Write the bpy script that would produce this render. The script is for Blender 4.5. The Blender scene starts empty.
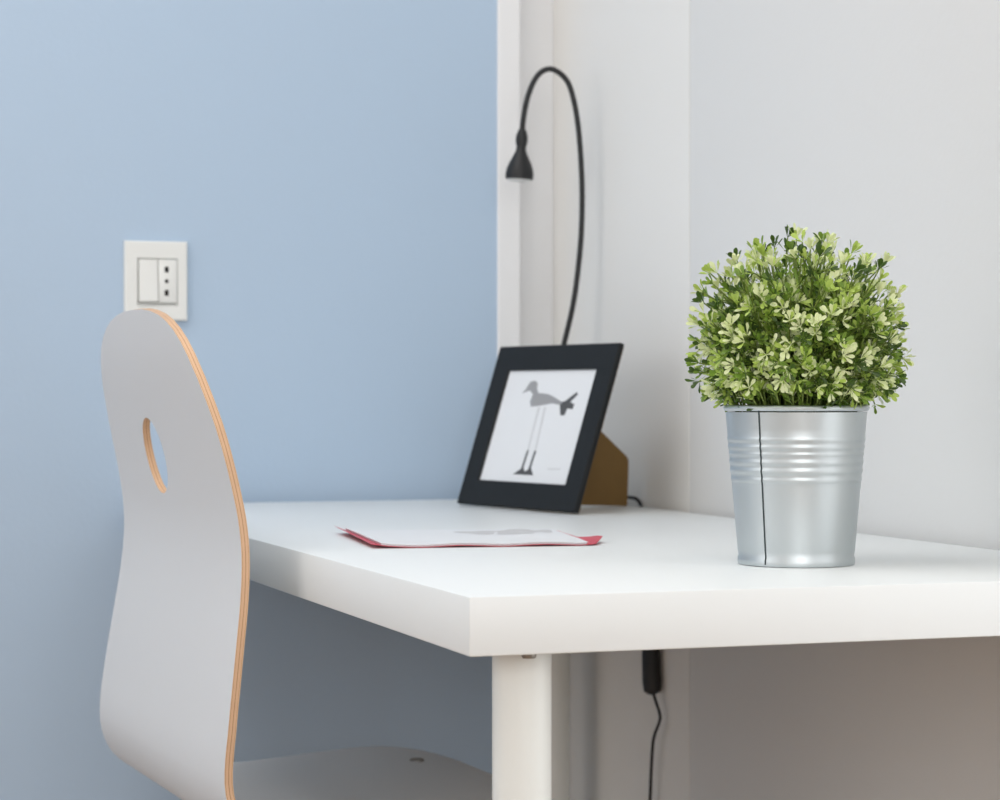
import bpy, bmesh, math, random
from mathutils import Vector, Matrix
from mathutils.geometry import delaunay_2d_cdt
R = math.radians
scene = bpy.context.scene
COL = scene.collection
random.seed(11)

# ------------------------------------------------------------------ helpers
def srgb(r, g, b):
    f = lambda c: (c/255/12.92) if c/255 <= .04045 else ((c/255+.055)/1.055)**2.4
    return (f(r), f(g), f(b), 1)

def mat(name, col, rough=.5, metal=0, spec=.5, bump=0, bscale=80, var=0, vscale=12, coat=0):
    m = bpy.data.materials.new(name); m.use_nodes = True
    nt = m.node_tree; p = nt.nodes['Principled BSDF']
    p.inputs['Base Color'].default_value = col
    p.inputs['Roughness'].default_value = rough
    p.inputs['Metallic'].default_value = metal
    p.inputs['Specular IOR Level'].default_value = spec
    p.inputs['Coat Weight'].default_value = coat
    tc = nt.nodes.new('ShaderNodeTexCoord')
    if var:
        n = nt.nodes.new('ShaderNodeTexNoise'); n.inputs['Scale'].default_value = vscale
        n.inputs['Detail'].default_value = 4
        nt.links.new(tc.outputs['Object'], n.inputs['Vector'])
        mx = nt.nodes.new('ShaderNodeMix'); mx.data_type = 'RGBA'
        mx.inputs[6].default_value = tuple(c*(1-var) for c in col[:3])+(1,)
        mx.inputs[7].default_value = tuple(min(1, c*(1+var)) for c in col[:3])+(1,)
        nt.links.new(n.outputs['Fac'], mx.inputs[0])
        nt.links.new(mx.outputs[2], p.inputs['Base Color'])
    if bump:
        n2 = nt.nodes.new('ShaderNodeTexNoise'); n2.inputs['Scale'].default_value = bscale
        n2.inputs['Detail'].default_value = 3
        nt.links.new(tc.outputs['Object'], n2.inputs['Vector'])
        b = nt.nodes.new('ShaderNodeBump'); b.inputs['Strength'].default_value = bump
        b.inputs['Distance'].default_value = .002
        nt.links.new(n2.outputs['Fac'], b.inputs['Height'])
        nt.links.new(b.outputs['Normal'], p.inputs['Normal'])
    return m

def obj(name, bm, mats, parent=None, origin=None, smooth=False):
    """link bm (world-space verts) as one mesh object, re-origined at its thing's base"""
    if origin is None:
        origin = Vector((0, 0, 0))
        if parent is not None: origin = Vector(parent.get('_o', (0, 0, 0)))
    origin = Vector(origin)
    bmesh.ops.recalc_face_normals(bm, faces=bm.faces)
    bmesh.ops.translate(bm, verts=bm.verts, vec=-origin)
    me = bpy.data.meshes.new(name); bm.to_mesh(me); bm.free()
    if not isinstance(mats, (list, tuple)): mats = [mats]
    for m in mats: me.materials.append(m)
    if smooth:
        for p in me.polygons: p.use_smooth = True
        if smooth != 'all': me.set_sharp_from_angle(angle=R(38))
    o = bpy.data.objects.new(name, me); COL.objects.link(o)
    if parent is None: o.location = origin
    else:
        o.parent = parent; o['_o'] = tuple(origin)
    return o

def thing(name, label, cat, loc, group=None):
    o = bpy.data.objects.new(name, None); COL.objects.link(o)
    o.empty_display_size = .05; o.location = loc
    o['label'] = label; o['category'] = cat; o['_o'] = tuple(loc)
    if group: o['group'] = group
    return o

def struct(name, bm, m, smooth=False):
    o = obj(name, bm, m, smooth=smooth); o['kind'] = 'structure'; return o

def box(bm, x0, x1, y0, y1, z0, z1, bev=0, seg=2, mi=0):
    g = bmesh.ops.create_cube(bm, size=1, matrix=Matrix.Translation(((x0+x1)/2, (y0+y1)/2, (z0+z1)/2)) @ Matrix.Diagonal((x1-x0, y1-y0, z1-z0, 1)))
    fs = set(f for v in g['verts'] for f in v.link_faces)
    for f in fs: f.material_index = mi
    if bev:
        es = list(set(e for v in g['verts'] for e in v.link_edges))
        bmesh.ops.bevel(bm, geom=es, offset=bev, segments=seg, profile=.5, affect='EDGES')

def lathe(bm, prof, c, n=64, cap0=True, cap1=True, mi=0, axis=None):
    rings = []
    M = Matrix.Identity(3) if axis is None else Vector((0, 0, 1)).rotation_difference(Vector(axis)).to_matrix()
    for r, h in prof:
        rings.append([bm.verts.new(Vector(c)+M @ Vector((r*math.cos(2*math.pi*k/n), r*math.sin(2*math.pi*k/n), h))) for k in range(n)])
    for a, b in zip(rings, rings[1:]):
        for k in range(n):
            bm.faces.new((a[k], a[(k+1) % n], b[(k+1) % n], b[k])).material_index = mi
    if cap0: bm.faces.new(rings[0][::-1]).material_index = mi
    if cap1: bm.faces.new(rings[-1]).material_index = mi

def catmull(pts, sub=8):
    P = [Vector(p) for p in pts]; out = []
    for i in range(len(P)-1):
        p0 = P[max(i-1, 0)]; p1 = P[i]; p2 = P[i+1]; p3 = P[min(i+2, len(P)-1)]
        for k in range(sub):
            t = k/sub
            out.append(.5*((2*p1)+(p2-p0)*t+(2*p0-5*p1+4*p2-p3)*t*t+(3*p1-p0-3*p2+p3)*t**3))
    out.append(P[-1]); return out

def tube(bm, pts, rad, n=10, mi=0):
    rad = rad if callable(rad) else (lambda t, r=rad: r)
    prev = None; N = len(pts); up = None
    for i, p in enumerate(pts):
        d = (pts[min(i+1, N-1)]-pts[max(i-1, 0)]).normalized()
        if up is None: up = d.orthogonal().normalized()
        up = (up-d*up.dot(d)).normalized(); sd = d.cross(up)
        r = rad(i/(N-1))
        ring = [bm.verts.new(p+(up*math.cos(2*math.pi*k/n)+sd*math.sin(2*math.pi*k/n))*r) for k in range(n)]
        if prev:
            for k in range(n): bm.faces.new((prev[k], prev[(k+1) % n], ring[(k+1) % n], ring[k])).material_index = mi
        else: bm.faces.new(ring[::-1]).material_index = mi
        prev = ring
    bm.faces.new(prev).material_index = mi

def interp(x, xs, ys):
    if x <= xs[0]: return ys[0]
    for a, b, c, d in zip(xs, xs[1:], ys, ys[1:]):
        if x <= b: return c+(d-c)*(x-a)/(b-a)
    return ys[-1]

NB = bmesh.new

# ------------------------------------------------------------------ materials
M_blue = mat('blue_wall_paint', srgb(181, 201, 222), .75, bump=.12, bscale=160, spec=.25)
M_white = mat('white_wall_paint', srgb(238, 238, 239), .8, bump=.08, bscale=160, spec=.25)
M_wall2 = mat('right_wall_white', srgb(225, 225, 224), .8, bump=.08, bscale=160, spec=.25)  # greyer than the other whites, right wall only
M_warm = mat('warm_white_far_wall', srgb(239, 237, 233), .6, spec=.3)  # lighter, warmer white for the far stretch of the right wall
M_ceil = mat('ceiling_paint', srgb(240, 240, 238), .9)
M_floor = mat('oak_floor', srgb(172, 142, 114), .5, var=.15, vscale=6)
M_desk = mat('white_desk_foil', srgb(234, 237, 237), .38, spec=.45)
M_leg = mat('white_leg_enamel', srgb(238, 241, 238), .35)
M_plate = mat('zinc_bracket', srgb(150, 145, 138), .4, metal=.8)
M_shell = mat('white_laminate', srgb(222, 224, 226), .42, spec=.4)
M_ply = mat('beech_plywood_edge', srgb(218, 180, 144), .5, var=.1, vscale=60)
M_ply2 = mat('dark_glue_line', srgb(176, 128, 92), .6, var=.15, vscale=60)
M_chrome = mat('chrome', srgb(200, 200, 200), .15, metal=1)
M_steel = mat('dark_bolt_steel', srgb(165, 162, 158), .4, metal=.9)
M_black = mat('black_rubber', srgb(22, 22, 24), .5)
M_frame = mat('charcoal_frame', srgb(22, 24, 26), .55, spec=.3, bump=.05, bscale=300)
M_paper = mat('print_paper', srgb(234, 235, 237), .6)
M_kraft = mat('brown_fibreboard', srgb(124, 95, 50), .75, var=.12, vscale=40)
M_plastic = mat('white_switch_plastic', srgb(233, 234, 231), .3)
M_hole = mat('dark_socket_hole', srgb(25, 22, 20), .7)
M_red = mat('red_cover', srgb(205, 62, 82), .45)
M_page = mat('magazine_paper', srgb(236, 238, 241), .5)
M_soil = mat('dark_soil', srgb(52, 44, 32), .95, bump=.8, bscale=300)
M_lens = mat('frosted_lens', srgb(225, 225, 222), .3)
def grey(n, v): return mat(n, srgb(v, v, v+2), .7)
M_ink1, M_ink2, M_ink3 = grey('grey_ink', 158), grey('dark_ink', 82), grey('pale_ink', 212)

def zinc():
    m = mat('galvanised_zinc', srgb(199, 205, 207), .3, metal=1)
    nt = m.node_tree; p = nt.nodes['Principled BSDF']
    tc = nt.nodes.new('ShaderNodeTexCoord'); mp = nt.nodes.new('ShaderNodeMapping')
    mp.inputs['Scale'].default_value = (1, 1, .12)
    n = nt.nodes.new('ShaderNodeTexNoise'); n.inputs['Scale'].default_value = 70; n.inputs['Detail'].default_value = 5
    r = nt.nodes.new('ShaderNodeMapRange'); r.inputs[3].default_value = .36; r.inputs[4].default_value = .50
    nt.links.new(tc.outputs['Object'], mp.inputs['Vector']); nt.links.new(mp.outputs[0], n.inputs['Vector'])
    nt.links.new(n.outputs['Fac'], r.inputs[0]); nt.links.new(r.outputs[0], p.inputs['Roughness'])
    return m
M_zinc = zinc()
M_seam = mat('seam_gap_shadow', srgb(70, 78, 80), .5, metal=.6)  # dark metal stands for the shadow in the lap gap

def leaf(name, col, back):
    m = bpy.data.materials.new(name); m.use_nodes = True; nt = m.node_tree
    p = nt.nodes['Principled BSDF']; out = nt.nodes['Material Output']
    p.inputs['Base Color'].default_value = col; p.inputs['Roughness'].default_value = .34
    p.inputs['Specular IOR Level'].default_value = .4
    t = nt.nodes.new('ShaderNodeBsdfTranslucent'); t.inputs['Color'].default_value = back
    mx = nt.nodes.new('ShaderNodeMixShader'); mx.inputs[0].default_value = .2
    nt.links.new(p.outputs[0], mx.inputs[1]); nt.links.new(t.outputs[0], mx.inputs[2])
    nt.links.new(mx.outputs[0], out.inputs['Surface'])
    return m
M_leaves = [leaf('cream_green_leaf', srgb(238, 244, 198), srgb(224, 236, 150)),
            leaf('lime_leaf', srgb(184, 206, 106), srgb(180, 208, 76)),
            leaf('mid_green_leaf', srgb(122, 150, 64), srgb(130, 168, 50)),
            leaf('dark_green_leaf', srgb(72, 96, 42), srgb(82, 118, 34))]
M_stem = mat('green_stem', srgb(112, 130, 58), .55)

# ------------------------------------------------------------------ room
ZT = .73                              # table top height
XW, YB, YR = .590, 1.372, 1.405       # right wall face, blue wall face, recessed white strip face
XL, YF, ZC = -2.6, -3.4, 2.6
bm = NB(); box(bm, XL-.1, XW+.3, YF-.1, YR+.1, -.1, 0); struct('floor', bm, M_floor)
bm = NB(); box(bm, XL-.1, XW+.3, YF-.1, YR+.1, ZC, ZC+.1); struct('ceiling', bm, M_ceil)
bm = NB(); box(bm, XL-.1, .4989, YB, YR+.1, 0, ZC); struct('wall_back', bm, M_blue)
bm = NB(); box(bm, .4992, XW-.0005, YR, YR+.1, 0, ZC); struct('trim_1', bm, M_white)
bm = NB(); box(bm, .4990, .5306, YB-.003, YR-.0005, 0, ZC, .002); struct('trim_2', bm, M_white)
# right wall with a window hole (behind the camera's right shoulder)
WY0, WY1, WZ0, WZ1 = -1.0, -.10, .30, 2.2
bm = NB()
for a in ((WY1, YR+.1, 0, ZC), (YF, WY0, 0, ZC), (WY0, WY1, 0, WZ0), (WY0, WY1, WZ1, ZC)):
    box(bm, XW, XW+.2, a[0], a[1], a[2], a[3])
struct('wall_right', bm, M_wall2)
bm = NB(); box(bm, XW-.0008, XW-.0002, .961, YR-.0005, 0, ZC); struct('wall_right_far', bm, M_warm)  # thin sheet over the far stretch, lighter and warmer than the rest
LY0, LY1, LZ0, LZ1 = -.9, .9, .8, 2.2  # opening for the added left fill
bm = NB()
for a in ((YF, LY0, 0, ZC), (LY1, YB-.0005, 0, ZC), (LY0, LY1, 0, LZ0), (LY0, LY1, LZ1, ZC)):
    box(bm, XL-.1, XL, a[0], a[1], a[2], a[3])
struct('wall_left', bm, M_white)
# front wall (behind the camera) with a wide window
FX0, FX1, FZ0, FZ1 = -1.9, .1, .9, 2.3
bm = NB()
for a in ((XL, FX0, 0, ZC), (FX1, XW, 0, ZC), (FX0, FX1, 0, FZ0), (FX0, FX1, FZ1, ZC)):
    box(bm, a[0], a[1], YF-.1, YF, a[2], a[3])
struct('wall_front', bm, M_white)
def window_frame(name, horizontal, a0, a1, z0, z1, c0, c1):
    bm = NB(); t = .05
    def b(p0, p1, q0, q1):
        if horizontal: box(bm, p0, p1, c0, c1, q0, q1, .004)
        else: box(bm, c0, c1, p0, p1, q0, q1, .004)
    b(a0, a0+t, z0, z1); b(a1-t, a1, z0, z1); b(a0+t, a1-t, z0, z0+t); b(a0+t, a1-t, z1-t, z1)
    mid = (a0+a1)/2; b(mid-.03, mid+.03, z0+t, z1-t)
    return struct(name, bm, M_white)
window_frame('window_1', True, FX0, FX1, FZ0, FZ1, YF-.08, YF-.03)
window_frame('added_window_left', False, LY0, LY1, LZ0, LZ1, XL-.08, XL-.03)  # unseen window added to bring in fill from the left
window_frame('window_2', False, WY0, WY1, WZ0, WZ1, XW+.08, XW+.13)

# ------------------------------------------------------------------ desk
TL, TW, TT = 1.35, .575, .040
desk = thing('desk', 'white rectangular desk with slab top standing against the white wall', 'desk', (0, 0, 0))
bm = NB(); box(bm, 0, TW, 0, TL, ZT-TT, ZT, .0015, 2); obj('tabletop', bm, M_desk, desk, smooth=True)
for lx, ly in ((.060, .065), (.520, .065), (.0865, 1.22), (.523, 1.25)):
    bm = NB(); lathe(bm, [(.017, .006), (.0205, .012), (.0208, .66), (.0208, ZT-TT-.003)], (lx, ly, 0), 40)
    lg = obj('leg', bm, M_leg, desk, smooth=True)
    bm = NB(); lathe(bm, [(.018, 0), (.019, .002), (.019, .012)], (lx, ly, 0), 32); obj('foot', bm, M_black, lg, smooth=True)
    bm = NB(); lathe(bm, [(.018, ZT-TT-.003), (.036, ZT-TT-.003), (.036, ZT-TT)], (lx, ly, 0), 40)
    for k in range(3):
        a = R(-100+k*120)
        lathe(bm, [(.0045, ZT-TT-.0065), (.0052, ZT-TT-.005), (.0052, ZT-TT-.003)], (lx+.029*math.cos(a), ly+.029*math.sin(a), 0), 14)
    pl = obj('mounting_plate', bm, M_plate, lg, smooth=True); pl['label'] = 'grey metal mounting plate under the top'

desk.rotation_euler.z = R(-.35)
# ------------------------------------------------------------------ chair (bent plywood shell on tube legs)
ew = Vector((-.025, .455, 0)).normalized(); CO = Vector((-.0575, .6575, 0))+ew*.0115; ex = Vector((ew.y, -ew.x, 0))
chair = thing('chair', 'white bent plywood chair with beech edge tucked under the desk', 'chair', (CO.x, CO.y, 0))
TH = .0072
# front (sitting) surface profile from the seat front to the top of the back: (x, z)
PROF = [(.352, .4725), (.335, .4795), (.31, .484), (.27, .486), (.22, .4835), (.16, .479), (.11, .4762), (.07, .4752), (.042, .4765),
        (.024, .4810), (.008, .4895), (-.004, .500), (-.0125, .514), (-.0170, .530), (-.0178, .545), (-.0168, .562), (-.0145, .58), (-.012, .60),
        (-.0092, .62), (-.0064, .64), (-.0036, .66), (-.0008, .68), (.0013, .70), (.0026, .72), (.0024, .74), (.0006, .76), (-.0028, .78),
        (-.0069, .80), (-.0116, .82), (-.0166, .84), (-.0219, .86), (-.0272, .88), (-.032, .90), (-.036, .92), (-.040, .945)]
prof = catmull([(x, 0, z) for x, z in PROF], 6)
arc = [0]
for a, b in zip(prof, prof[1:]): arc.append(arc[-1]+(b-a).length)
S = arc[-1]
def at_s(s):
    s = min(max(s, 0), S); lo = 0; hi = len(arc)-1
    while hi-lo > 1:
        m = (lo+hi)//2
        if arc[m] <= s: lo = m
        else: hi = m
    t = (s-arc[lo])/(arc[hi]-arc[lo]); p = prof[lo].lerp(prof[hi], t)
    a = prof[max(lo-1, 0)]; b = prof[min(hi+1, len(prof)-1)]; d = (b-a).normalized()
    return p, Vector((-d.z, 0, d.x))           # normal; flipped below to the hidden (outer) side
def s_of_z(z):
    for i in range(len(prof)-1, 0, -1):
        if prof[i-1].z <= z <= prof[i].z: return arc[i-1]+(arc[i]-arc[i-1])*(z-prof[i-1].z)/(prof[i].z-prof[i-1].z)
ZW = [(.54, .2253), (.58, .2235), (.62, .2187), (.66, .2132), (.70, .208), (.74, .2035), (.78, .1990), (.82, .1946), (.84, .1902), (.86, .1825), (.88, .1725), (.90, .157),
      (.912, .143), (.922, .126), (.930, .106), (.936, .084), (.9405, .056), (.943, .026)]
ws, wv = [s_of_z(a) for a, b in ZW], [b+.0115 for a, b in ZW]
s_seatmid = .14
outl = []
# seat half: rounded front, then straight sides
for k in range(1, 15):
    a = k/14*math.pi/2
    outl.append((.098*(1-math.sin(a)**.9) if k < 14 else .098*0, 0))
side = []
nfr = 16
for k in range(nfr+1):                            # front edge -> side, superellipse corner
    a = math.pi/2*k/nfr
    u = .2425*math.sin(a)**.75; s = .105*(1-math.cos(a)**.75)
    side.append((u, s))
for s in [ .14, .18, .22, .26, .30, .34]:
    side.append((.2425+.0055*(s-.105)/.2, s))
sa, ea = .34, ws[0]
u0 = side[-1][0]
for k in range(1, 8): side.append((u0+(wv[0]-u0)*k/8, sa+(ea-sa)*k/8))
for i in range(len(ws)-1):
    nn = 4 if i < 8 else 3
    for k in range(nn): side.append((wv[i]+(wv[i+1]-wv[i])*k/nn, ws[i]+(ws[i+1]-ws[i])*k/nn))
side.append((wv[-1], ws[-1]))
outline = side[1:]+[(0, ws[-1]+.0008)]+[(-u, s) for u, s in reversed(side[1:])]+[(0, side[0][1])]
HU, HS, HRU, HRS = .0375, s_of_z(.8085), .0355, .037
hole = [(HU+HRU*math.cos(2*math.pi*k/40), HS+HRS*math.sin(2*math.pi*k/40)) for k in range(40)]
def inside(p, poly):
    c = False; n = len(poly)
    for i in range(n):
        x1, y1 = poly[i]; x2, y2 = poly[(i+1) % n]
        if (y1 > p[1]) != (y2 > p[1]) and p[0] < (x2-x1)*(p[1]-y1)/(y2-y1)+x1: c = not c
    return c
pts = [Vector(p) for p in outline]+[Vector(p) for p in hole]
no, nh = len(outline), len(hole)
edges = [(i, (i+1) % no) for i in range(no)]+[(no+i, no+(i+1) % nh) for i in range(nh)]
sh = [(u*.965, .012+(s-.012)*.985) for u, s in outline]
s = .008
while s < S:
    k = -.234
    while k < .236:
        if inside((k, s), sh) and ((k-HU)/(HRU+.005))**2+((s-HS)/(HRS+.005))**2 > 1: pts.append(Vector((k, s)))
        k += .0117
    p, n = at_s(s); s += .0065 if (.28 < s < .46) else .011
V2, E2, F2, *_ = delaunay_2d_cdt(pts, edges, [], 0, 1e-6)
assert len(V2) >= len(pts)-2, (len(V2), len(pts))
def shell_pt(u, s, off):
    p, n = at_s(s); q = p+n*off
    return CO+ex*q.x+ew*u+Vector((0, 0, q.z))
# which sign of the normal points to the outer side (back of the backrest = -x)
pb, nb_ = at_s(s_of_z(.7)); SG = 1 if nb_.x < 0 else -1
def shell_n(s):
    p, n = at_s(s); return ex*n.x+Vector((0, 0, n.z))
tris = []
for f in F2:
    c = ((V2[f[0]].x+V2[f[1]].x+V2[f[2]].x)/3, (V2[f[0]].y+V2[f[1]].y+V2[f[2]].y)/3)
    if inside(c, outline) and not inside(c, hole): tris.append(list(f))
vs_, fs_, ns_ = [], [], []
for side_, off_ in ((-SG, 0), (SG, TH)):
    b0 = len(vs_)
    for v in V2:
        vs_.append(shell_pt(v.x, v.y, SG*off_)-CO); ns_.append(shell_n(v.y)*side_)
    for t in tris:
        a, b, c = (vs_[b0+i] for i in t); g = (b-a).cross(c-a)
        fs_.append([b0+i for i in (t if g.dot(ns_[b0+t[0]]) > 0 else t[::-1])])
me = bpy.data.meshes.new('seat_shell'); me.from_pydata(vs_, [], fs_); me.materials.append(M_shell)
for p in me.polygons: p.use_smooth = True
me.normals_split_custom_set_from_vertices(ns_)
shell = bpy.data.objects.new('seat_shell', me); COL.objects.link(shell); shell.parent = chair; shell['_o'] = tuple(CO)
bm = NB()
layers = [0, .10, .14, .46, .54, .86, .90, 1.0]
lm = [0, 1, 0, 1, 0, 1, 0]
for loop in (outline, hole):
    n = len(loop); rows = []
    for t in layers: rows.append([bm.verts.new(shell_pt(u, s, SG*TH*t)) for u, s in loop])
    for j in range(len(layers)-1):
        for k in range(n):
            f = bm.faces.new((rows[j][k], rows[j][(k+1) % n], rows[j+1][(k+1) % n], rows[j+1][k])); f.material_index = lm[j]
pe = obj('plywood_edge', bm, [M_ply, M_ply2], shell, smooth='all'); pe['label'] = 'light beech plywood edge with glue lines'
def cp(x, w, z): return CO+ex*x+ew*w+Vector((0, 0, z))
for w in (-.13, .13):
    bm = NB(); lathe(bm, [(.0075, 0), (.0075, .0012), (.0055, .0026), (.002, .003)], shell_pt(w, .072, -SG*.0003), 20)
    obj('bolt', bm, M_steel, chair, smooth=True)
# under frame: two side loops and legs
for w in (-1, 1):
    for fr in (0, 1):
        if fr: P = [cp(.05, w*.10, .452), cp(.20, w*.12, .462), cp(.262, w*.15, .455), cp(.29, w*.18, .42), cp(.325, w*.205, .012)]
        else: P = [cp(.24, w*.085, .462), cp(.17, w*.10, .456), cp(.14, w*.125, .450), cp(.125, w*.15, .41), cp(.03, w*.20, .012)]
        bm = NB(); tube(bm, catmull(P, 8), .0095, 14); lg = obj('leg', bm, M_chrome, chair, smooth=True)
        e = P[-1]
        bm = NB(); lathe(bm, [(.011, 0), (.012, .003), (.012, .02), (.009, .023)], (e.x, e.y, 0), 20); obj('foot_cap', bm, M_black, lg, smooth=True)

# ------------------------------------------------------------------ potted plant
PC = Vector((.3380, .1931, ZT))
plant = thing('potted_plant', 'bushy variegated green plant in a ribbed galvanised metal pot on the desk', 'plant', PC)
H = .1255
def pr(h): return .0451+(.0562-.0451)*h/H
prof_p = [(.040, .0005), (pr(0)+.0006, .0005), (pr(0)+.0011, .002), (pr(0)+.0011, .0055), (pr(0)+.0003, .0072)]
def bead(h0, h1, d, k=8):
    return [(pr(h0+(h1-h0)*i/k)+d*math.sin(math.pi*i/k)**1.3, h0+(h1-h0)*i/k) for i in range(k+1)]
prof_p += [(pr(h), h) for h in (.012, .03, .05, .062)]
prof_p += bead(.0650, .0700, .0004)+bead(.0715, .0775, .0006)+bead(.0785, .0840, .0005)+bead(.0860, .0895, .0003)+bead(.0905, .0955, .0005)+bead(.0965, .1015, .0005)
prof_p += [(pr(.108), .108), (pr(.116), .116), (pr(.1205), .1205)]
bm = NB(); lathe(bm, prof_p, PC, 96, True, False)
ip = [(pr(.1205), .1205), (pr(.1205)-.0008, .1205), (pr(.02)-.001, .02)]
lathe(bm, ip, PC, 96, False, True)
pot = obj('pot', bm, M_zinc, plant, smooth=True)
bm = NB()
lathe(bm, [(pr(H)-.0006+.0019*math.cos(a), H-.0019+.0024*math.sin(a)) for a in [2*math.pi*k/12 for k in range(13)]], PC, 96, False, False)
obj('rim', bm, M_zinc, pot, smooth=True)
# lapped seam facing the camera, a little left of centre
cam2 = Vector((-.4785-PC.x, -1.4249-PC.y)).normalized(); base_a = math.atan2(cam2.y, cam2.x)
sa_ = base_a-math.asin(.51)
bm = NB(); hs = [h for r, h in prof_p if h > .0015]+[.1235]; rs = [r for r, h in prof_p if h > .0015]+[pr(.1235)]
strip = []
for r, h in zip(rs, hs):
    strip.append([bm.verts.new(PC+Vector(((r+o)*math.cos(sa_+d), (r+o)*math.sin(sa_+d), h))) for d, o in ((-.013, .0002), (-.010, .0007), (.004, .0008), (.009, .0002))])
for a, b in zip(strip, strip[1:]):
    for k in range(3): bm.faces.new((a[k], a[k+1], b[k+1], b[k]))
sm = obj('seam', bm, M_seam, pot, smooth=True); sm['label'] = 'vertical lap seam, gap shadow painted dark'
bm = NB(); lathe(bm, [(.0005, .117), (.02, .118), (.04, .1165), (pr(.116)-.0012, .115)], PC, 48, False, False); obj('soil', bm, M_soil, plant, smooth=True)

def leaf_geo(bm, base, d, up, L, W, mi, cup):
    d = d.normalized(); sd = d.cross(up)
    if sd.length < 1e-3: sd = d.orthogonal()
    sd.normalize(); nrm = sd.cross(d).normalized()
    prof_l = ((0, .10), (.32, .24), (.55, .68), (.74, 1.0), (.91, .80), (1.0, .24))
    prev = None
    for t, w in prof_l:
        c = base+d*(L*t)+nrm*(cup*L*(t*t)*.5)
        row = [bm.verts.new(c-sd*(W*w/2)+nrm*(W*w*.16)), bm.verts.new(c), bm.verts.new(c+sd*(W*w/2)+nrm*(W*w*.16))]
        if prev:
            for k in (0, 1):
                f = bm.faces.new((prev[k], prev[k+1], row[k+1], row[k])); f.material_index = mi; f.smooth = True
        prev = row
bl, bt, bs = NB(), NB(), NB()
rnd = random.Random(5)
top = PC+Vector((0, 0, .117))
mound = PC+Vector((.003, -.001, .1645))
def rv(s=1): return Vector((rnd.gauss(0, s), rnd.gauss(0, s), rnd.gauss(0, s)))
def envelope(th, ph):
    # superellipsoid dome: broad shoulders, flattened top
    n = 2.9
    cx, cz = abs(math.sin(th)), abs(math.cos(th))
    a, c = .0795, (.091 if math.cos(th) > 0 else .046)
    r = ((cx/a)**n+(cz/c)**n)**(-1/n)
    return r
def cluster(tip, d, pale, nl, L, W):
    b = bt if pale < 2 else bl
    for k in range(nl):
        az = 2*math.pi*k/nl+rnd.uniform(-.4, .4); sp = rnd.uniform(.4, 1.2)
        o = d.orthogonal().normalized(); o.rotate(Matrix.Rotation(az, 3, d))
        ld = (d*math.cos(sp)+o*math.sin(sp)+Vector((0, 0, .15))).normalized()
        l = L*rnd.uniform(.75, 1.15)
        mi = pale if rnd.random() < .75 else min(3, pale+1)
        bb = bt if mi < 2 else bl
        leaf_geo(bb, tip, ld, d, l, l*W*rnd.uniform(.85, 1.15), mi if mi < 2 else mi-2, rnd.uniform(-.1, .5))
NS = 400
for i in range(NS):
    # directions spread evenly over the dome
    u = (i+.5)/NS; ph = i*2.399963+rnd.uniform(-.2, .2)
    th = math.acos(1-1.50*u)
    if rnd.random() < .0: continue
    rr = envelope(th, ph)*rnd.uniform(.84, 1.04)
    if i % 3 == 0: rr *= rnd.uniform(.55, .85)
    d0 = Vector((math.sin(th)*math.cos(ph), math.sin(th)*math.sin(ph), math.cos(th)))
    tip = mound+d0*rr
    lowz = ZT+(.141 if (tip-PC).to_2d().length < .064 else .131)
    if tip.z < lowz: tip.z = lowz+rnd.uniform(0, .014)
    root = top+Vector((d0.x, d0.y, 0))*rnd.uniform(.005, .036)
    mid = root.lerp(tip, .5)+Vector((0, 0, .006+.012*math.sin(th)))+rv(.003)
    curve = catmull([root, mid, tip], 5)
    tube(bs, curve, lambda t: .0010-.0004*t, 5)
    dt = (curve[-1]-curve[-3]).normalized()
    tone = rnd.random()
    pale = 0 if tone < .56 else (1 if tone < .80 else (2 if tone < .92 else 3))
    cluster(curve[-1], (dt+rv(.18)).normalized(), pale, rnd.randint(6, 9), .0106, .34)
    # opposite pairs and little side sprigs below the tip
    nn = rnd.randint(3, 5)
    for j in range(nn):
        t = .42+.5*j/nn; k = min(int(t*(len(curve)-1)), len(curve)-2)
        p = curve[k].lerp(curve[k+1], t*(len(curve)-1)-k)
        dd = (curve[k+1]-curve[k]).normalized()
        o = dd.orthogonal().normalized(); o.rotate(Matrix.Rotation(rnd.uniform(0, 6.28), 3, dd))
        for sg in (-1, 1):
            ld = (dd*.7+o*sg+Vector((0, 0, .2))).normalized()
            if rnd.random() < .42:
                q = p+ld*rnd.uniform(.007, .014)
                tube(bs, [p, p.lerp(q, .5)+Vector((0, 0, .0007)), q], .0006, 4)
                tn = rnd.random()
                cluster(q, ld, 0 if tn < .26 else (1 if tn < .6 else (2 if tn < .85 else 3)), rnd.randint(4, 7), .0088, .34)
            else:
                mi = 1 if rnd.random() < .3 else (2 if rnd.random() < .65 else 3)
                l = rnd.uniform(.008, .012)
                leaf_geo(bt if mi < 2 else bl, p, ld, dd, l, l*.36, mi if mi < 2 else mi-2, rnd.uniform(0, .5))
# short sprigs filling the mouth of the pot
for i in range(130):
    ph = i*2.399963; r = .022+.040*math.sqrt((i+.5)/130)
    root = top+Vector((math.cos(ph), math.sin(ph), 0))*min(r*.85, .045)
    tip = PC+Vector((math.cos(ph)*r, math.sin(ph)*r, rnd.uniform(.130, .148)))
    tube(bs, [root, root.lerp(tip, .5)+Vector((0, 0, .001)), tip], .0007, 5)
    d = (Vector((math.cos(ph), math.sin(ph), .9))+rv(.25)).normalized()
    tn = rnd.random()
    cluster(tip, d, 0 if tn < .30 else (1 if tn < .55 else (2 if tn < .85 else 3)), rnd.randint(5, 8), .0098, .36)
    for k in range(2):
        p = root.lerp(tip, .55+.2*k); o = d.orthogonal().normalized(); o.rotate(Matrix.Rotation(rnd.uniform(0, 6.28), 3, d))
        leaf_geo(bl, p, (o+d*.6).normalized(), d, .010, .0038, rnd.randint(0, 1), .3)
obj('stems', bs, M_stem, plant, smooth='all')
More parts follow.
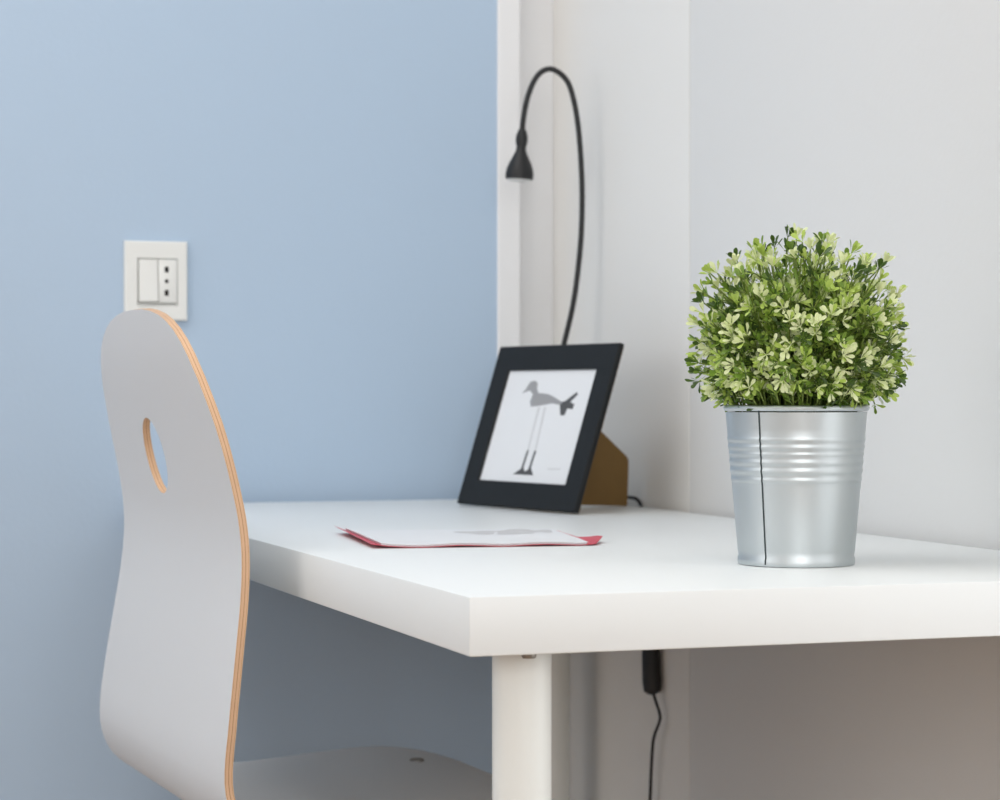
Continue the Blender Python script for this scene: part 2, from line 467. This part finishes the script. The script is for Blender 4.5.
def obj_raw(name, bm, mats, parent):
    o = Vector(parent['_o']); bmesh.ops.translate(bm, verts=bm.verts, vec=-o)
    me = bpy.data.meshes.new(name); bm.to_mesh(me); bm.free()
    for m in mats: me.materials.append(m)
    ob = bpy.data.objects.new(name, me); COL.objects.link(ob); ob.parent = parent; ob['_o'] = tuple(o); return ob
f1 = obj_raw('foliage', bl, M_leaves[2:], plant); f1['label'] = 'green inner leaves'
f2 = obj_raw('pale_leaf_tips', bt, M_leaves[:2], plant); f2['label'] = 'cream and lime leaf clusters at the tips'

# ------------------------------------------------------------------ picture frame (leaning on its easel strut)
PSI, PHI, FW, FH, FB, FB2, FT = R(-77.7), R(18.1), .258, .200, .0335, .0308, .0072
fo = Vector((.383, 1.1892, ZT+.0033))
frame = thing('picture_frame', 'charcoal framed drawing of a bird leaning on the desk by the lamp', 'picture frame', fo)
frame.rotation_euler = (-PHI, 0, PSI)
frame['_o'] = (0, 0, 0)                       # children are built in the frame's own axes: x along, z up its face, y to the back
bm = NB()
outer = [(0, 0), (FW, 0), (FW, FH), (0, FH)]; inner = [(FB, FB2), (FW-FB, FB2), (FW-FB, FH-FB2), (FB, FH-FB2)]
ring = lambda P, y: [bm.verts.new((x, y, z)) for x, z in P]
ins = lambda P, d: [(x+(d if x < FW/2 else -d), z+(d if z < FH/2 else -d)) for x, z in P]
rows = [ring(ins(outer, .001), FT), ring(outer, FT-.001), ring(outer, .001), ring(ins(outer, .001), 0), ring(ins(inner, -.001), 0), ring(inner, .001), ring(inner, FT-.002), ring(ins(inner, -.004), FT-.002)]
for a, b in zip(rows, rows[1:]):
    for k in range(4): bm.faces.new((a[k], a[(k+1) % 4], b[(k+1) % 4], b[k]))
obj('frame_border', bm, M_frame, frame)
bm = NB(); box(bm, FB-.002, FW-FB+.002, .0035, .0042, FB2-.002, FH-FB2+.002)
pic = obj('print', bm, M_paper, frame); pic['label'] = 'white print with a grey bird drawing'
bm = NB(); box(bm, .002, FW-.002, FT-.0005, FT+.0012, .002, FH-.002); obj('backing_board', bm, M_kraft, frame)
# bird drawing, in fractions of the print opening
iw, ih = FW-2*FB, FH-2*FB2
def q(u, v): return Vector((FB+u*iw, .0033, FB2+v*ih))
def poly(bm, P):
    a = [bm.verts.new(q(u, v)) for u, v in P]; b = [bm.verts.new(q(u, v)+Vector((0, .0002, 0))) for u, v in P]
    bm.faces.new(a); n = len(P)
    for k in range(n): bm.faces.new((a[k], a[(k+1) % n], b[(k+1) % n], b[k]))
def blob(bm, c, rx, ry, rot=0, n=20):
    poly(bm, [(c[0]+rx*math.cos(t)*math.cos(rot)-ry*math.sin(t)*math.sin(rot), c[1]+rx*math.cos(t)*math.sin(rot)*1.0+ry*math.sin(t)*math.cos(rot)) for t in [2*math.pi*k/n for k in range(n)]])
bm = NB()
poly(bm, [(.315+.055*math.cos(t), .865+.042*math.sin(t)) for t in [math.pi*k/9-.3 for k in range(9)]]+[(.245, .83), (.215, .795), (.30, .82), (.345, .785), (.335, .72), (.36, .675), (.43, .68), (.50, .69),
   (.59, .705), (.70, .690), (.70, .715), (.61, .755), (.53, .785), (.45, .795), (.405, .795), (.385, .82)])
obj('bird_body_drawing', bm, M_ink1, pic)
bm = NB()
poly(bm, [(.685, .685), (.685, .715), (.73, .725), (.83, .805), (.85, .785), (.79, .715), (.84, .70), (.835, .655), (.775, .66), (.765, .60), (.72, .60)])
obj('bird_tail_drawing', bm, M_ink2, pic)
for x in (.0, .085):
    bm = NB()
    poly(bm, [(.455+x, .285), (.475+x, .285), (.467+x, .135), (.515+x, .07), (.365+x, .07), (.443+x, .12)])
    obj('bird_foot_drawing', bm, M_ink2, pic)
    bm = NB()
    poly(bm, [(.445+x*.8, .67), (.470+x*.8, .67), (.473+x, .29), (.457+x, .29)])
    obj('bird_leg_drawing', bm, M_ink3, pic)
bm = NB(); poly(bm, [(.74, .135), (.88, .14), (.88, .130), (.74, .125)]); obj('signature', bm, M_ink3, pic)
# easel strut, standing straight out from the back
def un(y, z): return (y*math.cos(PHI)-z*math.sin(PHI), y*math.sin(PHI)+z*math.cos(PHI))
zf = -.003
prf = [(.016, .004), (.160, zf), (.162, zf+.002), (.164, .052), (.161, .057), (.058, .142), (.052, .140)]
bm = NB(); a = []; b = []
for y, z in prf:
    yy, zz = un(y, z); yy = max(yy, FT+.0012)
    a.append(bm.verts.new((.1265, yy, zz))); b.append(bm.verts.new((.1295, yy, zz)))
bm.faces.new(a); bm.faces.new(b[::-1]); n = len(a)
for k in range(n): bm.faces.new((a[k], b[k], b[(k+1) % n], a[(k+1) % n]))
st = obj('easel_strut', bm, M_kraft, frame); st['label'] = 'brown fibreboard easel strut'

# ------------------------------------------------------------------ gooseneck lamp
LB = Vector((.4996, 1.2414, ZT))
lamp = thing('desk_lamp', 'black gooseneck reading lamp arching above the picture frame', 'lamp', LB)
bm = NB(); lathe(bm, [(.040, 0), (.0425, .002), (.0425, .012), (.038, .017), (.012, .020), (.009, .034), (.006, .036)], LB, 48); obj('base', bm, M_black, lamp, smooth=True)
NK = [(.4996, 1.2414, .755), (.5115, 1.2373, .7889), (.5252, 1.2327, .8703), (.5373, 1.2286, .9266), (.5482, 1.2248, .9767), (.5548, 1.2226, 1.0268), (.5585, 1.2214, 1.0769), (.5588, 1.2214, 1.1332), (.5550, 1.2230, 1.1958), (.5484, 1.2254, 1.2372), (.5396, 1.2285, 1.2600), (.5225, 1.2345, 1.2722), (.5070, 1.2400, 1.2645), (.4956, 1.2439, 1.2397), (.4895, 1.2459, 1.2084), (.4881, 1.2463, 1.186)]
bm = NB(); tube(bm, catmull(NK, 8), .0035, 14); obj('gooseneck', bm, M_black, lamp, smooth='all')
ht = Vector((.4881, 1.2463, 1.190)); hd = Vector((-.06, .02, -1)).normalized()
bm = NB(); lathe(bm, [(.0048, -.006), (.0068, 0), (.0076, .004), (.0074, .010), (.0060, .015), (.0064, .020), (.0095, .027), (.0140, .036), (.0168, .044), (.0176, .050), (.0174, .055), (.0155, .0565)], ht, 40, axis=hd)
hdo = obj('lamp_head', bm, M_black, lamp, smooth=True)
bm = NB(); lathe(bm, [(.0152, .0560), (.0152, .0575), (.010, .059)], ht, 40, axis=hd); ln = obj('lens', bm, M_lens, hdo, smooth=True); ln['label'] = 'white frosted lens, unlit'
CD = [(.535, 1.232, .736), (.560, 1.195, .738), (.575, 1.145, .7405), (.580, 1.116, .7398), (.5838, 1.103, .7380), (.5868, 1.096, .728), (.5868, 1.088, .70), (.5855, 1.055, .66), (.580, 1.050, .62), (.578, 1.049, .604)]
bm = NB(); tube(bm, catmull(CD, 6), .0022, 10)
CD2 = [(.578, 1.0404, .5135), (.578, 1.0314, .5028), (.578, 1.0196, .4891), (.578, 1.0225, .4793), (.578, 1.0374, .4607), (.578, 1.0433, .4386), (.578, 1.0493, .3844), (.578, 1.0553, .3241), (.578, 1.06, .20), (.576, 1.05, .06), (.565, 1.03, .012), (.54, .98, .004), (.50, .90, .0035), (.47, .84, .0035)]
tube(bm, catmull(CD2, 6), .0019, 10)
obj('cord', bm, M_black, lamp, smooth='all')
bm = NB()
pA, pB = Vector((.577, 1.0490, .606)), Vector((.577, 1.0404, .5105))
lathe(bm, [(.0035, 0), (.0075, .003), (.0092, .010), (.0098, .030), (.0108, .055), (.0112, .080), (.0100, .092), (.0045, .0958)], pA, 28, axis=(pB-pA).normalized())
sw = obj('cord_switch', bm, M_black, lamp, smooth=True)

# ------------------------------------------------------------------ magazine
MC = Vector((.19, .57, ZT))
mag = thing('magazine', 'white magazine with curled red back cover lying on the desk', 'magazine', MC)
c00, c10, c11, c01 = Vector((.0700, .4760)), Vector((.2680, .4480)), Vector((.3130, .660)), Vector((.0980, .7000))
def mg(u, v): return (c00*(1-u)+c10*u)*(1-v)+(c01*(1-u)+c11*u)*v
def sheet(bm, u0, u1, v0, v1, zf, th, nu=28, nv=16):
    top, bot = [], []
    for j in range(nv+1):
        v = v0+(v1-v0)*j/nv; rt, rb = [], []
        for i in range(nu+1):
            e = u1(v) if callable(u1) else u1; u = u0+(e-u0)*i/nu; p = mg(u, v); z = zf(u, v)
            rt.append(bm.verts.new((p.x, p.y, ZT+z+th))); rb.append(bm.verts.new((p.x, p.y, ZT+z)))
        top.append(rt); bot.append(rb)
    for j in range(nv):
        for i in range(nu):
            bm.faces.new((top[j][i], top[j][i+1], top[j+1][i+1], top[j+1][i])); bm.faces.new((bot[j][i], bot[j+1][i], bot[j+1][i+1], bot[j][i+1]))
    for i in range(nu):
        bm.faces.new((top[0][i], bot[0][i], bot[0][i+1], top[0][i+1])); bm.faces.new((top[nv][i], top[nv][i+1], bot[nv][i+1], bot[nv][i]))
    for j in range(nv):
        bm.faces.new((top[j][0], top[j+1][0], bot[j+1][0], bot[j][0])); bm.faces.new((top[j][nu], bot[j][nu], bot[j+1][nu], top[j+1][nu]))
def zc(u, v):
    l = max(0, .10-u)/.10; r = max(0, u-.93)/.10
    wv_ = .0006*(1+math.sin(u*17+1))*(1-v)
    return .0004+wv_+.0062*l**1.6*(.35+.65*v)+.0030*r**1.5*max(0, 1-abs(v-.25)*1.6)
bm = NB(); sheet(bm, 0, lambda v: 1.0+.075*max(0, 1-abs(v-.20)/.22), 0, 1, zc, .0004); obj('back_cover', bm, M_red, mag, smooth=True)['label'] = 'red curled back cover'
bm = NB(); sheet(bm, .045, .965, .012, .985, lambda u, v: zc(u, v)+.0005, .0016); obj('pages', bm, M_page, mag, smooth=True)
bm = NB(); sheet(bm, .040, .970, .004, .99, lambda u, v: zc(u, v)+.0022, .0003); fc = obj('front_cover', bm, M_page, mag, smooth=True)
bm = NB()
for cu, cv, ru, rv_ in ((.60, .74, .09, .12), (.74, .66, .08, .10), (.80, .82, .10, .12), (.90, .80, .05, .10)):
    n = 26; vs = []
    for k in range(n):
        a = 2*math.pi*k/n; w = 1+.25*math.sin(3*a+cu*20); u, v = cu+ru*w*math.cos(a), cv+rv_*w*math.sin(a)
        u = min(u, .955); p = mg(u, v); vs.append(bm.verts.new((p.x, p.y, ZT+zc(u, v)+.00262)))
    bm.faces.new(vs)
pp = obj('printed_picture', bm, grey('grey_print', 204), fc); pp['label'] = 'grey printed picture'

# ------------------------------------------------------------------ socket plate on the blue wall
sx0, sx1, sz0, sz1 = .0102, .0889, .9560, 1.0545
yp = YB-.0001
sock = thing('wall_socket', 'square white socket and switch plate on the blue wall above the chair', 'socket', ((sx0+sx1)/2, yp, (sz0+sz1)/2))
fx = lambda c: sx0+(c-100)/505*(sx1-sx0)      # fractions measured across the plate
fz = lambda c: sz1-(c-95)/615*(sz1-sz0)
bm = NB()
ox = [(sx0, sz0), (sx1, sz0), (sx1, sz1), (sx0, sz1)]
hx0, hx1, hz0, hz1 = fx(205), fx(520), fz(592), fz(232)
hx = [(hx0, hz0), (hx1, hz0), (hx1, hz1), (hx0, hz1)]
def off(P, d): 
    mx = sum(p[0] for p in P)/4; mz = sum(p[1] for p in P)/4
    return [(x+(d if x < mx else -d), z+(d if z < mz else -d)) for x, z in P]
rows = [[bm.verts.new((x, y, z)) for x, z in P] for P, y in ((ox, yp), (ox, yp-.006), (off(ox, .0008), yp-.0078), (off(ox, .0025), yp-.0088), (off(hx, -.0012), yp-.0088), (hx, yp-.0075), (hx, yp-.003))]
for a, b in zip(rows, rows[1:]):
    for k in range(4): bm.faces.new((a[k], a[(k+1) % 4], b[(k+1) % 4], b[k]))
bm.faces.new(rows[-1])
pl = obj('cover_plate', bm, M_plastic, sock)
bm = NB()
xa, xb, za, zb = fx(212), fx(362), fz(570), fz(238)
vv = [(xa, yp-.003, za), (xb, yp-.003, za), (xb, yp-.003, zb), (xa, yp-.003, zb), (xa, yp-.0135, za+.001), (xb, yp-.0135, za+.001), (xb, yp-.0092, zb), (xa, yp-.0092, zb)]
vv = [bm.verts.new(v) for v in vv]
for f in ((0, 1, 2, 3), (4, 5, 6, 7), (0, 1, 5, 4), (1, 2, 6, 5), (2, 3, 7, 6), (3, 0, 4, 7)): bm.faces.new([vv[i] for i in f])
bmesh.ops.bevel(bm, geom=list(bm.edges), offset=.0008, segments=2, affect='EDGES')
obj('rocker_switch', bm, M_plastic, sock, smooth=True)
bm = NB(); box(bm, fx(368), fx(516), yp-.0105, yp-.003, fz(572), fz(238), .001); om = obj('outlet', bm, M_plastic, sock, smooth=True)
bm = NB()
for zc_, rr in ((315, .0036), (405, .0028), (495, .0036)):
    lathe(bm, [(.0025, 0), (.0025, .0002)], (fx(432), yp-.0106, fz(zc_)), 20, axis=(0, -1, 0))
    if rr > .003: box(bm, fx(432)-.0024, fx(432)+.0024, yp-.0108, yp-.0106, fz(zc_)-.0036, fz(zc_)+.0036)
obj('pin_holes', bm, M_hole, om)['label'] = 'three dark pin holes in a row'

for o in bpy.data.objects:
    if '_o' in o: del o['_o']

# ------------------------------------------------------------------ light
w = bpy.data.worlds.new('World'); scene.world = w; w.use_nodes = True
bg = w.node_tree.nodes['Background']; bg.inputs[0].default_value = (.94, .97, 1, 1); bg.inputs[1].default_value = .6
def area(name, loc, rot, sx, sy, e, col):
    l = bpy.data.lights.new(name, 'AREA'); l.shape = 'RECTANGLE'; l.size = sx; l.size_y = sy; l.energy = e; l.color = col
    o = bpy.data.objects.new(name, l); COL.objects.link(o); o.location = loc; o.rotation_euler = rot; return o
area('front_window_daylight', ((FX0+FX1)/2, YF-.09, (FZ0+FZ1)/2), (R(90), 0, 0), FX1-FX0, FZ1-FZ0, 41, (1, .995, .985))
area('side_window_daylight', (XW+.19, (WY0+WY1)/2, (WZ0+WZ1)/2), (R(90), 0, R(90)), WY1-WY0, WZ1-WZ0, 7.5, (1, .995, .985))
area('ceiling_fill', (-.75, .30, ZC-.03), (0, 0, 0), 1.3, 1.3, 18.5, (1, .99, .98))  # unseen overhead fill added to even out the brightness, no fitting
area('left_fill_light', (XL-.09, (LY0+LY1)/2, (LZ0+LZ1)/2), (R(90), 0, R(-90)), LY1-LY0, LZ1-LZ0, 14, (1, .995, .985))  # fill light added outside the made-up left opening

# ------------------------------------------------------------------ camera
cam = bpy.data.cameras.new('camera'); co = bpy.data.objects.new('camera', cam); COL.objects.link(co)
co.location = (-.4785, -1.4249, ZT+.1337)
co.rotation_euler = (math.pi/2-.0021, 0, -.3375)
cam.sensor_width = 36; cam.lens = 2267.96/1000*36; cam.clip_start = .05
cam.dof.use_dof = True; cam.dof.focus_distance = 1.80; cam.dof.aperture_fstop = 11
scene.camera = co
vs = scene.view_settings
vs.view_transform = 'Standard'; vs.look = 'None'; vs.gamma = 1; vs.use_curve_mapping = False; vs.exposure = 0
